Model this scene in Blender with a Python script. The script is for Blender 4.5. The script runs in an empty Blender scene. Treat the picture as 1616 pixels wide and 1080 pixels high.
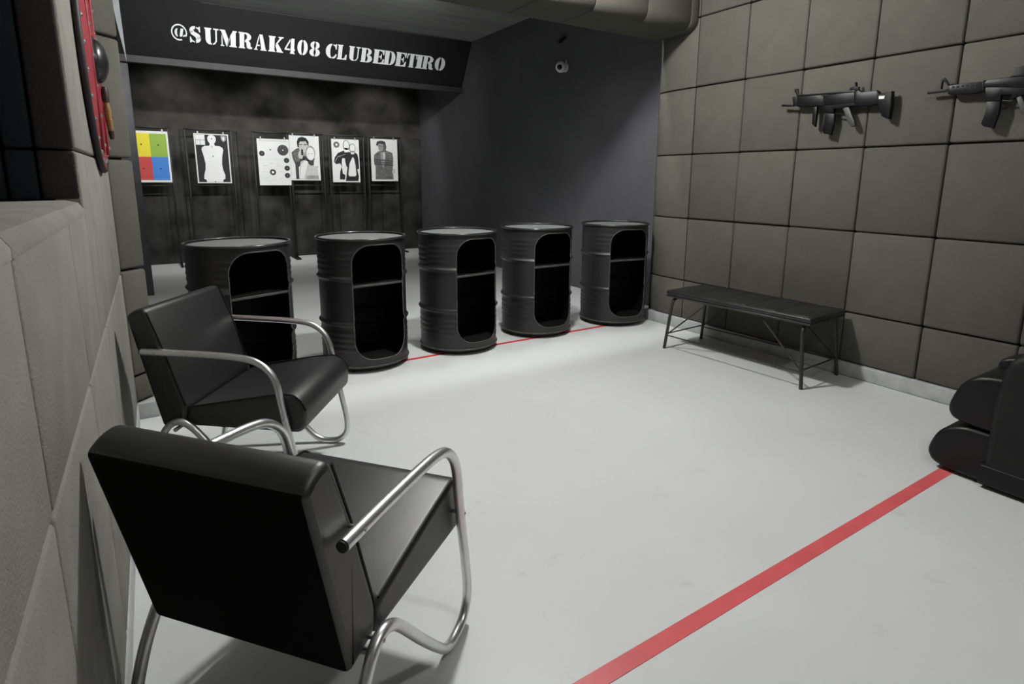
import bpy, bmesh, math, random
from mathutils import Vector, Matrix
random.seed(7)
SC = bpy.context.scene
COL = SC.collection
PI = math.pi

# ------------------------------------------------------------------ camera
F_PX, YAW, PITCH, ROLL, CAM_H, CY = 893.86, 0.5642, 0.1906, 0.0053, 1.2729, 454.38
cam = bpy.data.cameras.new('camera'); camo = bpy.data.objects.new('camera', cam); COL.objects.link(camo)
fw = Vector((math.sin(YAW)*math.cos(PITCH), math.cos(YAW)*math.cos(PITCH), -math.sin(PITCH)))
rt = Vector((math.cos(YAW), -math.sin(YAW), 0)); up = rt.cross(fw)
r2 = rt*math.cos(ROLL)+up*math.sin(ROLL); u2 = -rt*math.sin(ROLL)+up*math.cos(ROLL)
m = Matrix((r2, u2, -fw)).transposed().to_4x4(); m.translation = (0, 0, CAM_H)
camo.matrix_world = m
cam.sensor_fit = 'HORIZONTAL'; cam.sensor_width = 36.0; cam.lens = F_PX*36/1616
cam.shift_y = -(540-CY)/1616; cam.clip_start = 0.02
SC.camera = camo

# ------------------------------------------------------------------ world, exposure
w = bpy.data.worlds.new('world'); SC.world = w; w.use_nodes = True
w.node_tree.nodes['Background'].inputs[0].default_value = (0.02, 0.02, 0.02, 1)
w.node_tree.nodes['Background'].inputs[1].default_value = 1.0
vs = SC.view_settings
vs.view_transform = 'Standard'; vs.look = 'None'; vs.gamma = 1.0; vs.use_curve_mapping = False
vs.exposure = 0.0
P_MAIN, P_FILL, P_DOWN, P_FLOOD, P_TARGET = 228.0, 48.0, 37.0, 270.0, 75.0

# key planes of the place (metres)
XW, XD, XL = 3.797, 4.206, -0.161        # foam wall right, range wall right, foam wall left
YE, YB, YR = 3.69, 9.78, -2.4            # end of foam wall, range back wall, wall behind
ZC, ZR = 3.237, 3.05                     # range ceiling, room ceiling

# ------------------------------------------------------------------ materials
MATS = {}
def mat(name, col, rough=.6, metal=0., var=.0, vscale=6., bump=0., bscale=200., rnd=0., spec=.5, col2=None, stretch=None, detail=4.):
    mt = bpy.data.materials.new(name); mt.use_nodes = True
    nt = mt.node_tree; N = nt.nodes; L = nt.links
    b = N['Principled BSDF']
    b.inputs['Base Color'].default_value = (*col, 1); b.inputs['Roughness'].default_value = rough
    b.inputs['Metallic'].default_value = metal; b.inputs['Specular IOR Level'].default_value = spec
    tc = N.new('ShaderNodeTexCoord')
    src = tc.outputs['Object']
    if stretch:
        mp = N.new('ShaderNodeMapping'); mp.inputs['Scale'].default_value = stretch
        L.new(src, mp.inputs['Vector']); src = mp.outputs['Vector']
    out = None
    if var > 0 or col2:
        nz = N.new('ShaderNodeTexNoise'); nz.inputs['Scale'].default_value = vscale; nz.inputs['Detail'].default_value = detail
        L.new(src, nz.inputs['Vector'])
        rp = N.new('ShaderNodeValToRGB')
        a = [max(0, c*(1-var)) for c in col]; c2 = col2 if col2 else [min(1, c*(1+var)) for c in col]
        rp.color_ramp.elements[0].position = .3; rp.color_ramp.elements[1].position = .7
        rp.color_ramp.elements[0].color = (*a, 1); rp.color_ramp.elements[1].color = (*c2, 1)
        L.new(nz.outputs['Fac'], rp.inputs['Fac']); out = rp.outputs['Color']
    if rnd > 0:
        oi = N.new('ShaderNodeObjectInfo'); mr = N.new('ShaderNodeMapRange')
        mr.inputs['To Min'].default_value = 1-rnd; mr.inputs['To Max'].default_value = 1+rnd
        L.new(oi.outputs['Random'], mr.inputs['Value'])
        hs = N.new('ShaderNodeHueSaturation'); hs.inputs['Color'].default_value = (*col, 1)
        if out: L.new(out, hs.inputs['Color'])
        L.new(mr.outputs['Result'], hs.inputs['Value']); out = hs.outputs['Color']
    if out: L.new(out, b.inputs['Base Color'])
    if bump > 0:
        nb = N.new('ShaderNodeTexNoise'); nb.inputs['Scale'].default_value = bscale; nb.inputs['Detail'].default_value = 3
        L.new(src, nb.inputs['Vector'])
        bp = N.new('ShaderNodeBump'); bp.inputs['Strength'].default_value = bump; bp.inputs['Distance'].default_value = .004
        L.new(nb.outputs['Fac'], bp.inputs['Height']); L.new(bp.outputs['Normal'], b.inputs['Normal'])
    MATS[name] = mt
    return mt
def emit(name, col, s):
    mt = bpy.data.materials.new(name); mt.use_nodes = True
    b = mt.node_tree.nodes['Principled BSDF']; b.inputs['Base Color'].default_value = (*col, 1)
    b.inputs['Emission Color'].default_value = (*col, 1); b.inputs['Emission Strength'].default_value = s
    MATS[name] = mt

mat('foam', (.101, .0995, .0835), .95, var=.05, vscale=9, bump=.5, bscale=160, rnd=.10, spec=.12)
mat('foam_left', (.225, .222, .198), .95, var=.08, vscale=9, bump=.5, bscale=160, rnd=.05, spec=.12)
mat('foam_back', (.035, .035, .03), .95, var=.1)
mat('epoxy', (.662, .676, .668), .40, var=.035, vscale=1.6, bump=.04, bscale=30, spec=.35, detail=6)
mat('kerb', (.43, .44, .445), .7, var=.14, vscale=14, bump=.3, bscale=40)
mat('darkwall', (.098, .098, .106), .75, var=.10, vscale=2.5, bump=.1, bscale=60, spec=.3)
mat('jamb', (.05, .05, .052), .8, var=.1)
mat('backwall', (.030, .030, .026), .9, var=.40, vscale=2.6, col2=(.080, .078, .068), bump=.5, bscale=12, spec=.15, detail=8)
mat('backpanel', (.028, .028, .026), .9, var=.40, vscale=3.0, col2=(.072, .071, .065), bump=.5, bscale=12, spec=.15, detail=8)
mat('ceil_range', (.29, .297, .29), .85, var=.16, vscale=1.2, stretch=(.7, 5, 1), bump=.1, bscale=30, spec=.2)
mat('ceil_room', (.22, .22, .21), .9, var=.05)
mat('rear', (.14, .138, .12), .95, var=.1)
mat('signblack', (.0095, .0095, .0105), .7, var=.1, vscale=2, spec=.3)
mat('signedge', (.026, .026, .028), .6, var=.15, vscale=10)
mat('white_paint', (.80, .81, .82), .6)
mat('steel', (.60, .62, .63), .35, metal=.6, var=.08, vscale=12)
mat('plate', (.26, .28, .29), .6, var=.1, vscale=8)
mat('post', (.055, .057, .062), .6, var=.15, vscale=12)
mat('drum', (.017, .017, .0185), .42, var=.12, vscale=6, bump=.05, bscale=50, spec=.5)
mat('drumrim', (.022, .022, .023), .22, var=.1, vscale=20, spec=.6)
mat('drumedge', (.060, .060, .058), .5, var=.4, vscale=30, spec=.4)
mat('druminside', (.006, .006, .006), .6, spec=.25)
mat('drumtop', (.145, .150, .150), .8, var=.12, vscale=30, bump=.4, bscale=250)
mat('rubber', (.010, .010, .010), .7)
mat('leather', (.0055, .0060, .0066), .46, var=.12, vscale=5, bump=.05, bscale=260, spec=.85)
mat('leather_rear_shade', (.0030, .0030, .0032), .8, var=.1, bump=.1, bscale=260, spec=.12)  # darker copy of the leather, shade on the chair rear put into the colour
mat('piping', (.006, .006, .0065), .6, spec=.3)
mat('chrome', (.74, .745, .755), .34, metal=1., var=.05, vscale=30, bump=.03, bscale=90)
mat('bolt', (.5, .5, .5), .3, metal=1.)
mat('redtape', (.68, .115, .125), .38, var=.10, vscale=5, spec=.4)
mat('redline', (.62, .030, .028), .5, var=.06, vscale=8)
mat('benchpad', (.020, .020, .021), .42, var=.25, vscale=7, bump=.25, bscale=28, spec=.45)
mat('benchmetal', (.026, .026, .026), .45, var=.1, spec=.5)
mat('massage', (.0065, .0065, .0072), .42, var=.1, bump=.08, bscale=180, spec=.3)
mat('massage_side', (.0075, .0075, .0080), .55, var=.1, bump=.12, bscale=220, spec=.35)
mat('gun', (.0065, .0065, .0074), .40, var=.2, vscale=25, spec=.22)
mat('gundark', (.005, .005, .0055), .5, spec=.2)
mat('gungrey', (.045, .044, .046), .5, var=.1, spec=.5)
mat('sticker', (.75, .75, .74), .5)
mat('shieldred', (.25, .022, .032), .55, var=.15, vscale=9, bump=.1, bscale=60)
mat('shieldrim', (.02, .012, .012), .6)
mat('bossmetal', (.06, .06, .062), .33, metal=.8, var=.2, vscale=10)
mat('stud', (.75, .74, .72), .3, metal=1.)
mat('wood', (.22, .135, .045), .55, var=.25, vscale=12, stretch=(1, 1, 6))
mat('darkwood', (.030, .014, .014), .5, var=.2)
mat('paper', (.80, .81, .80), .7, var=.02)
mat('ink', (.012, .012, .014), .7)
mat('ink_dark', (.045, .045, .047), .7, var=.3, vscale=30)
mat('ink_mid', (.14, .14, .14), .7, var=.45, vscale=26)
mat('ink_soft', (.33, .33, .33), .7, var=.3, vscale=24)
mat('ink_pale', (.56, .565, .56), .7, var=.12, vscale=20)
mat('p_yellow', (.80, .70, .02), .5); mat('p_green', (.28, .46, .045), .5)
mat('p_red', (.56, .055, .05), .5); mat('p_blue', (.045, .22, .66), .5)
mat('framemetal', (.010, .010, .010), .5, spec=.4)
mat('clip', (.45, .45, .45), .4, metal=.6)
mat('camwhite', (.92, .92, .91), .35)
mat('lens', (.01, .012, .01), .1)
mat('glass_dark', (.010, .022, .024), .18, spec=.5)
mat('frame_dark', (.02, .024, .026), .5)
mat('foam_jamb_shade', (.042, .038, .035), .95, var=.1, vscale=9, bump=.5, bscale=160, spec=.1)  # darkened foam copy, shade of the window recess put into the colour
mat('foam_jamb_teal_shade', (.020, .027, .029), .95, var=.1, vscale=9, bump=.5, bscale=160, spec=.1)  # deeper part of the recess, its shade put into the colour with a teal tint
mat('lampbody', (.75, .75, .75), .5)
def scuffs(name):
    nt = MATS[name].node_tree; N, L = nt.nodes, nt.links; b = N['Principled BSDF']
    src = b.inputs['Base Color'].links[0].from_socket
    tc = [n for n in N if n.type == 'TEX_COORD'][0]
    n1 = N.new('ShaderNodeTexNoise'); n1.inputs['Scale'].default_value = 7; n1.inputs['Detail'].default_value = 9; n1.inputs['Roughness'].default_value = .72
    L.new(tc.outputs['Object'], n1.inputs['Vector'])
    r1 = N.new('ShaderNodeValToRGB'); r1.color_ramp.elements[0].position = .60; r1.color_ramp.elements[1].position = .72
    r1.color_ramp.elements[0].color = (1, 1, 1, 1); r1.color_ramp.elements[1].color = (.86, .86, .855, 1)
    L.new(n1.outputs['Fac'], r1.inputs['Fac'])
    v = N.new('ShaderNodeTexVoronoi'); v.inputs['Scale'].default_value = 2.2; L.new(tc.outputs['Object'], v.inputs['Vector'])
    r2_ = N.new('ShaderNodeValToRGB'); r2_.color_ramp.elements[0].position = .012; r2_.color_ramp.elements[1].position = .022
    r2_.color_ramp.elements[0].color = (.6, .6, .59, 1); r2_.color_ramp.elements[1].color = (1, 1, 1, 1)
    L.new(v.outputs['Distance'], r2_.inputs['Fac'])
    for fac in (r1, r2_):
        mx = N.new('ShaderNodeMix'); mx.data_type = 'RGBA'; mx.blend_type = 'MULTIPLY'; mx.inputs[0].default_value = 1
        L.new(src, mx.inputs[6]); L.new(fac.outputs['Color'], mx.inputs[7]); src = mx.outputs[2]
    L.new(src, b.inputs['Base Color'])
scuffs('epoxy')
emit('lampglow', (1.0, .98, .94), 6.0)

# ------------------------------------------------------------------ mesh helpers
def fin(name, bm, mt, parent=None, smooth=False, loc=None, rz=None, angle=40):
    bmesh.ops.recalc_face_normals(bm, faces=bm.faces)
    me = bpy.data.meshes.new(name); bm.to_mesh(me); bm.free()
    me.materials.append(MATS[mt] if isinstance(mt, str) else mt)
    if smooth:
        for p in me.polygons: p.use_smooth = True
        me.set_sharp_from_angle(angle=math.radians(angle))
    o = bpy.data.objects.new(name, me); COL.objects.link(o)
    if parent: o.parent = parent
    if loc is not None: o.location = loc
    if rz is not None: o.rotation_euler = (0, 0, rz)
    return o
def add_box(bm, x0, x1, y0, y1, z0, z1, M=None):
    vs_ = [bm.verts.new(Vector(p) if M is None else M @ Vector(p)) for p in
           ((x0,y0,z0),(x1,y0,z0),(x1,y1,z0),(x0,y1,z0),(x0,y0,z1),(x1,y0,z1),(x1,y1,z1),(x0,y1,z1))]
    fs = [bm.faces.new([vs_[i] for i in f]) for f in ((3,2,1,0),(4,5,6,7),(0,1,5,4),(1,2,6,5),(2,3,7,6),(3,0,4,7))]
    return vs_, fs
def box(name, x0, x1, y0, y1, z0, z1, mt, parent=None, bev=0., seg=2, smooth=True):
    bm = bmesh.new(); add_box(bm, x0, x1, y0, y1, z0, z1)
    if bev > 0: bmesh.ops.bevel(bm, geom=bm.edges[:], offset=bev, segments=seg, profile=.5, affect='EDGES')
    return fin(name, bm, mt, parent, smooth and bev > 0, angle=50)
def add_prism(bm, pts, f, a, b, bev=0., seg=2):
    """pts: 2-D outline; f(u, v, t) -> 3-D; extruded from t=a to t=b"""
    A = [bm.verts.new(f(u, v, a)) for u, v in pts]; B = [bm.verts.new(f(u, v, b)) for u, v in pts]
    n = len(pts); fs = [bm.faces.new(A), bm.faces.new(B[::-1])]
    es = list(fs[0].edges)+list(fs[1].edges)
    for i in range(n): fs.append(bm.faces.new((A[i], B[i], B[(i+1) % n], A[(i+1) % n])))
    if bev > 0:
        bmesh.ops.recalc_face_normals(bm, faces=fs)
        bmesh.ops.bevel(bm, geom=es, offset=bev, segments=seg, profile=.5, affect='EDGES')
def prism(name, pts, f, a, b, mt, parent=None, bev=0., seg=2, smooth=True, angle=40):
    bm = bmesh.new(); add_prism(bm, pts, f, a, b, bev, seg)
    return fin(name, bm, mt, parent, smooth and bev > 0, angle=angle)
def spline(pts, n=6):
    P = [Vector(p) for p in pts]; out = []
    for i in range(len(P)-1):
        p0 = P[max(i-1, 0)]; p1 = P[i]; p2 = P[i+1]; p3 = P[min(i+2, len(P)-1)]
        for k in range(n):
            t = k/n
            out.append(.5*((2*p1)+(p2-p0)*t+(2*p0-5*p1+4*p2-p3)*t*t+(3*p1-p0-3*p2+p3)*t**3))
    out.append(P[-1]); return out
def rounded(pts, r, n=6):
    P = [Vector(p) for p in pts]; out = [P[0]]
    for i in range(1, len(P)-1):
        a, b, c = P[i-1], P[i], P[i+1]
        d1 = (a-b); d2 = (c-b); rr = min(r, d1.length*.49, d2.length*.49)
        s, e = b+d1.normalized()*rr, b+d2.normalized()*rr
        for k in range(n+1):
            t = k/n; out.append(s*(1-t)**2+b*2*t*(1-t)+e*t*t)
    out.append(P[-1]); return out
def add_tube(bm, path, r, seg=12, closed=False, cap=True):
    P = [Vector(p) for p in path]; n = len(P); rings = []
    t0 = (P[1]-P[0]).normalized()
    ref = Vector((0, 0, 1)) if abs(t0.z) < .9 else Vector((1, 0, 0))
    nrm = t0.cross(ref).normalized()
    for i in range(n):
        if closed: t = (P[(i+1) % n]-P[i-1]).normalized()
        else: t = (P[min(i+1, n-1)]-P[max(i-1, 0)]).normalized()
        nrm = (nrm-t*nrm.dot(t)).normalized(); bi = t.cross(nrm)
        rr = r[i] if isinstance(r, (list, tuple)) else r
        rings.append([bm.verts.new(P[i]+(nrm*math.cos(2*PI*k/seg)+bi*math.sin(2*PI*k/seg))*rr) for k in range(seg)])
    for i in range(n if closed else n-1):
        A, B = rings[i], rings[(i+1) % n]
        for k in range(seg): bm.faces.new((A[k], A[(k+1) % seg], B[(k+1) % seg], B[k]))
    if cap and not closed: bm.faces.new(rings[0][::-1]); bm.faces.new(rings[-1])
def tube(name, path, r, mt, parent=None, seg=12, closed=False):
    bm = bmesh.new(); add_tube(bm, path, r, seg, closed); return fin(name, bm, mt, parent, True)
def add_lathe(bm, prof, seg=48, M=None):
    """prof: (r, z) list, revolved about local z"""
    rings = []
    for r, z in prof:
        if r < 1e-6:
            p = Vector((0, 0, z)); rings.append([bm.verts.new(M @ p if M else p)])
        else:
            ring = []
            for k in range(seg):
                p = Vector((r*math.cos(2*PI*k/seg), r*math.sin(2*PI*k/seg), z)); ring.append(bm.verts.new(M @ p if M else p))
            rings.append(ring)
    for A, B in zip(rings, rings[1:]):
        if len(A) == 1 and len(B) == 1: continue
        for k in range(seg):
            j = (k+1) % seg
            if len(A) == 1: bm.faces.new((A[0], B[k], B[j]))
            elif len(B) == 1: bm.faces.new((A[k], B[0], A[j]))
            else: bm.faces.new((A[k], A[j], B[j], B[k]))
def lathe(name, prof, mt, parent=None, seg=48, M=None, angle=40):
    bm = bmesh.new(); add_lathe(bm, prof, seg, M); return fin(name, bm, mt, parent, True, angle=angle)
def rnd(pts, rs, n=5):
    out = []; m_ = len(pts)
    for i in range(m_):
        a, b, c = (Vector(pts[i-1]), Vector(pts[i]), Vector(pts[(i+1) % m_])); r = rs[i] if isinstance(rs, (list, tuple)) else rs
        d1, d2 = a-b, c-b; rr = min(r, d1.length*.48, d2.length*.48)
        s, e = b+d1.normalized()*rr, b+d2.normalized()*rr
        for k in range(n+1):
            q = k/n; p = s*(1-q)**2+b*2*q*(1-q)+e*q*q; out.append((p.x, p.y))
    return out
def empty(name, loc=(0, 0, 0), rz=0.):
    o = bpy.data.objects.new(name, None); COL.objects.link(o); o.location = loc; o.rotation_euler = (0, 0, rz)
    o.empty_display_size = .1; return o
def tag(o, label, cat, group=None):
    o['label'] = label; o['category'] = cat
    if group: o['group'] = group
    return o
def struct(o, label=None):
    o['kind'] = 'structure'
    if label: o['label'] = label
    return o
def copy_tree(o, parent=None):
    c = o.copy(); COL.objects.link(c); c.parent = parent
    for ch in list(o.children): copy_tree(ch, c)
    return c

# ------------------------------------------------------------------ the setting
struct(box('floor', -.75, 4.4, YR-.1, YB+.15, -.08, 0, 'epoxy'), 'pale grey painted concrete floor with a faint sheen')
struct(box('ceiling', -.75, 4.4, YR-.1, 3.72, ZR, ZR+.3, 'ceil_room'), 'plain ceiling over the waiting area')
struct(box('ceiling_range', -.75, 4.4, 3.72, YB+.15, ZC, ZC+.12, 'ceil_range'), 'smooth grey ceiling above the shooting lanes')
struct(box('wall_rear', -.75, 4.4, YR-.1, YR, 0, ZR, 'rear'), 'foam covered wall behind the waiting area')

# right foam wall: every foam tile its own piece
TW, TH = .450, .527
wr = struct(box('wall_right', 3.855, 4.4, YR, YE+.005, 0, ZR, 'foam_back'), 'wall covered in square grey-green acoustic foam tiles behind the bench')
ROWS = [.092, .422, .949, 1.476, 2.003, 2.530, ZR]
def foam_mesh(name, wd, ht, dp, bev=.011):
    """tile lying in the plane x=0, facing -x, centred on y and z"""
    bm = bmesh.new(); _, fs = add_box(bm, 0, dp, -wd/2, wd/2, -ht/2, ht/2)
    front = [e for e in bm.edges if all(abs(v.co.x) < 1e-6 for v in e.verts)]
    side = [e for e in bm.edges if abs(e.verts[0].co.x-e.verts[1].co.x) > 1e-6]
    bmesh.ops.bevel(bm, geom=front+side, offset=bev, segments=2, profile=.5, affect='EDGES')
    bmesh.ops.recalc_face_normals(bm, faces=bm.faces)
    me = bpy.data.meshes.new(name); bm.to_mesh(me); bm.free()
    for p in me.polygons: p.use_smooth = True
    me.set_sharp_from_angle(angle=math.radians(50))
    return me
def place_mesh(name, me, mt, parent, loc, rot=(0, 0, 0)):
    if not me.materials: me.materials.append(MATS[mt])
    o = bpy.data.objects.new(name, me); COL.objects.link(o); o.parent = parent
    o.location = loc; o.rotation_euler = rot; return o
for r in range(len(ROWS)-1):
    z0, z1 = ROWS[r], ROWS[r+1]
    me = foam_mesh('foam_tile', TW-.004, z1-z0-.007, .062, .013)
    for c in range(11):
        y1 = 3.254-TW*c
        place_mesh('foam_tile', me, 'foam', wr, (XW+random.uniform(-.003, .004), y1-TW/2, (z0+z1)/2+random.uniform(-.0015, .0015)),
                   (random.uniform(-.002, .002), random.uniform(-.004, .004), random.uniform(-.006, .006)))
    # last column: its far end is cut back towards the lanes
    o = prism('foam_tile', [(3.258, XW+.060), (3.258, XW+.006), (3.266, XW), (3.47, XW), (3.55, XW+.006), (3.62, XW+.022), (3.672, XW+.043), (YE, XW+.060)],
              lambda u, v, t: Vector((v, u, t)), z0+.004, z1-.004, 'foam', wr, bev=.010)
struct(box('baseboard_right', 3.777, 3.86, YR, YE, 0, .092, 'kerb', bev=.008), 'rough grey kerb along the foot of the foam wall')

# range shell
struct(box('wall_range_right', XD, 4.4, YE+.005, YB+.15, 0, ZC+.02, 'darkwall'), 'smooth dark charcoal side wall of the shooting lanes')
wb = struct(box('wall_range_back', -.75, 4.4, YB, YB+.15, 0, ZC+.02, 'backwall'), 'blackened mottled back wall behind the targets')
for i in range(6):
    box('rubber_panel', -.30+i*.753, -.30+(i+1)*.753-.008 if i < 5 else XD-.002, YB-.035, YB+.01, .0, 1.96, 'backpanel', wb, bev=.004, seg=1)
wl2 = struct(box('wall_range_left', -.75, -.34, 3.80, YB, 0, ZC+.02, 'darkwall'), 'dark side wall on the left of the lanes')
box('post', -.335, -.060, 7.2, 7.26, 0, 2.40, 'post', wl2, bev=.004, seg=1)

# foam covered ceiling beam between waiting area and lanes
bmx = struct(box('trim_1', -.66, 3.85, 3.33, 3.685, 2.47, ZC+.1, 'foam_back'), 'ceiling beam wrapped in foam panels above the barrels')
prof = [(3.335, ZR+.0), (3.262, ZR+.0), (3.262, 2.52)]
for k in range(1, 9):
    a = k/8*PI/2; prof.append((3.262+.085*(1-math.cos(a)), 2.515-.085*math.sin(a)))
prof += [(3.69, 2.43), (3.69, 2.475), (3.335, 2.475)]
xs = [XW-.001, 3.703, 3.242, 2.749, 2.29, 1.83, 1.37, .91, .45, -.01, -.161]
for a, b in zip(xs[1:], xs):
    prism('foam_panel', prof, lambda u, v, t: Vector((t, u, v)), a+.003, b-.003, 'foam', bmx, bev=.006, angle=35)

# left foam wall with window
LW = bmesh.new()
add_box(LW, -.60, -.222, YR, 3.45, 0, 1.135); add_box(LW, -.60, -.222, YR, 3.45, 2.56, ZR)
add_box(LW, -.60, -.222, 2.085, 3.45, 1.135, 2.56); add_box(LW, -.60, -.222, YR, -.9, 1.135, 2.56)
wl = struct(fin('wall_left', LW, 'foam_back'), 'wall padded with wide grey foam beside the armchairs')
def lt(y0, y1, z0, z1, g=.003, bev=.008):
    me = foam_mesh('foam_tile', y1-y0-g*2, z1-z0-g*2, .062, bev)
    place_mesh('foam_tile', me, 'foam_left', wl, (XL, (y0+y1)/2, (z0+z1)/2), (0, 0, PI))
ys = [3.448, 2.85, 2.25, 1.62, .975, .35, -.30, -.95, -1.6, YR]
for y1, y0 in zip(ys, ys[1:]):
    lt(y0, y1, .092, .79)
for y1, y0 in zip([3.448, 2.85, 2.25], [2.85, 2.25, 1.62]): lt(max(y0, 2.022), y1, .79, 1.345)
for y1, y0 in zip([2.022]+ys[3:], ys[3:]): lt(y0, y1, .79, 1.175)
for z0, z1 in ((1.345, 1.90), (1.90, 2.455), (2.455, ZR)):
    lt(2.022, 2.70, z0, z1); lt(2.70, 3.448, z0, z1)
for y1, y0 in zip([2.022]+ys[3:], ys[3:]): lt(y0, y1, 2.5, ZR)
# foam on the sill and on the jamb of the window
for y1, y0 in zip([2.018]+ys[3:7], ys[3:7]+[-.9]):
    pr = [(-.50, 1.14), (-.50, 1.205), (-.20, 1.207), (-.172, 1.200), (-.160, 1.18), (-.160, 1.165), (-.225, 1.165), (-.225, 1.14)]
    prism('sill_foam', pr, lambda u, v, t: Vector((u, t, v)), y0+.002, y1-.002, 'foam_left', wl, bev=.003)
for z0, z1 in ((1.205, 1.345), (1.345, 1.90), (1.90, 2.50)):
    for x0, x1 in ((-.250, -.163), (-.318, -.253), (-.495, -.322)):
        box('jamb_foam', x0, x1-.003, 2.022, 2.086, z0+.003, z1-.003, 'foam_jamb_shade' if x0 > -.26 else 'foam_jamb_teal_shade', wl, bev=.008)
    box('jamb_foam', -.495, -.166, -.96, -.90, z0+.003, z1-.003, 'foam_jamb_shade', wl, bev=.008)
wd = struct(box('window_1', -.512, -.500, -.90, 2.03, 1.20, 2.56, 'glass_dark'), 'dark window pane deep in the foam wall')
for a in ((-.52, -.485, -.90, 2.03, 1.20, 1.235), (-.52, -.485, -.90, 2.03, 2.52, 2.56), (-.52, -.485, 1.99, 2.03, 1.20, 2.56),
          (-.52, -.485, -.90, -.86, 1.20, 2.56), (-.52, -.485, .55, .59, 1.20, 2.56)):
    box('window_frame', *a, 'frame_dark', wd, bev=.003, seg=1)
struct(box('baseboard_left', -.222, -.158, YR, 3.45, 0, .090, 'kerb', bev=.008), 'grey kerb under the left foam wall')

# narrow angled end of the left wall
cw = struct(prism('wall_left_end', [(-.60, 3.45), (-.222, 3.45), (-.105, 3.565), (-.105, 3.70), (-.35, 3.80), (-.60, 3.80)],
            lambda u, v, t: Vector((u, v, t)), 0, ZC+.05, 'foam_back'), 'narrow foam clad end of the left wall')
zz = [.092, .235, .80, 1.36, 1.94, 2.50, ZC]
ndir = Vector((1, 1, 0)).normalized(); onrm = Vector((1, -1, 0)).normalized()
for z0, z1 in zip(zz, zz[1:]):
    me = foam_mesh('foam_block', .150, z1-z0-.010, .055, .014)
    cc = Vector((-.161, 3.448, 0))+ndir*.075
    place_mesh('foam_block', me, 'foam', cw, (cc.x, cc.y, (z0+z1)/2), (0, 0, math.atan2(onrm.y, onrm.x)+PI))
box('end_kerb', -.215, -.065, 3.45, 3.56, 0, .088, 'kerb', cw, bev=.006)

# ------------------------------------------------------------------ lamps
LCOL = (1.0, .996, .980)
def lamp(name, loc, power, label, group, kind='AREA', size=.3, spot=None, blend=.2, target=None):
    rt_ = empty(name, loc); tag(rt_, label, 'light', group)
    r = max(size/2, .05)
    lathe('housing', [(0, .0), (r+.025, .0), (r+.025, -.018), (r, -.020), (r, -.012), (0, -.012)], 'lampbody', rt_, 32)
    lathe('diffuser', [(0, -.0135), (r-.003, -.0135)], 'lampglow', rt_, 32)
    ld = bpy.data.lights.new(name+'_light', kind); ld.energy = power; ld.color = LCOL
    if kind == 'AREA': ld.shape = 'DISK'; ld.size = size
    else: ld.shadow_soft_size = size/2; ld.spot_size = spot; ld.spot_blend = blend
    lo = bpy.data.objects.new(name+'_light', ld); COL.objects.link(lo); lo.parent = rt_; lo.location = (0, 0, -.03)
    if target is not None:
        d = Vector(target)-Vector(loc); lo.rotation_euler = d.to_track_quat('-Z', 'Y').to_euler()
    return rt_
def globe(loc, power, label):
    rt_ = empty('globe_lamp', loc); tag(rt_, label, 'light', 'white globe lamps on the waiting area ceiling')
    lathe('canopy', [(0, .0), (.07, .0), (.065, -.02), (.02, -.03), (.02, -.045), (0, -.045)], 'lampbody', rt_, 28)
    emit('globe_glow', LCOL, power/(4*PI*PI*.10**2))
    lathe('globe', [(0, -.05)]+[(.10*math.sin(a), -.15+.10*math.cos(a)) for a in [PI*k/16 for k in range(1, 16)]]+[(0, -.25)], 'globe_glow', rt_, 32)
globe((1.75, 2.60, ZR), P_MAIN, 'globe lamp above the middle of the waiting area')
globe((1.5, -.3, ZR), P_FILL, 'added fill lamp, unseen behind the near red tape')  # added lamp out of view, fills the near floor with light
G2 = 'downlights in a row above the barrels'
for i, x in enumerate((.55, 1.55, 2.56, 3.57)):
    lamp('downlight', (x, 3.90, ZC), P_DOWN*(1.25 if i == 3 else 1.15), ['downlight above the barrel nearest the left wall', 'second downlight from the left above the barrels',
         'third downlight from the left above the barrels', 'downlight above the barrel in the right corner'][i], G2, 'SPOT', .09, math.radians(66 if i == 3 else 140), .15 if i == 3 else .6)
G3 = 'flood lamps under the range ceiling'
for i, x in enumerate((.30, 1.35, 2.40)):
    lamp('flood_lamp', (x, 5.3, ZC), P_FLOOD, ['flood lamp above the left lanes', 'flood lamp above the middle lanes', 'flood lamp above the right lanes'][i],
         G3, 'SPOT', .16, math.radians(92), .9, target=(x-.05, 8.0, 2.60))
G4 = 'target lamps behind the sign'
for i, x in enumerate((.4, 1.9, 3.4)):
    lamp('target_lamp', (x, 8.42, ZC), P_TARGET, ['target lamp in front of the left targets', 'target lamp in front of the middle targets', 'target lamp in front of the right targets'][i],
         G4, 'SPOT', .10, math.radians(80), .6, target=(x, 9.5, 1.75))

# ------------------------------------------------------------------ floor lines
def strip(name, x0, x1, y0, y1, mt, label):
    o = box(name, x0, x1, y0, y1, 0, .0015, mt); tag(o, label, 'floor line'); return o
strip('floor_tape', -.14, 2.93, .907, .957, 'redtape', 'wide red tape line across the near floor to the massage chair')
strip('floor_line', -.05, 3.70, 3.642, 3.674, 'redline', 'thin red line on the floor running under the barrels')

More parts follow.
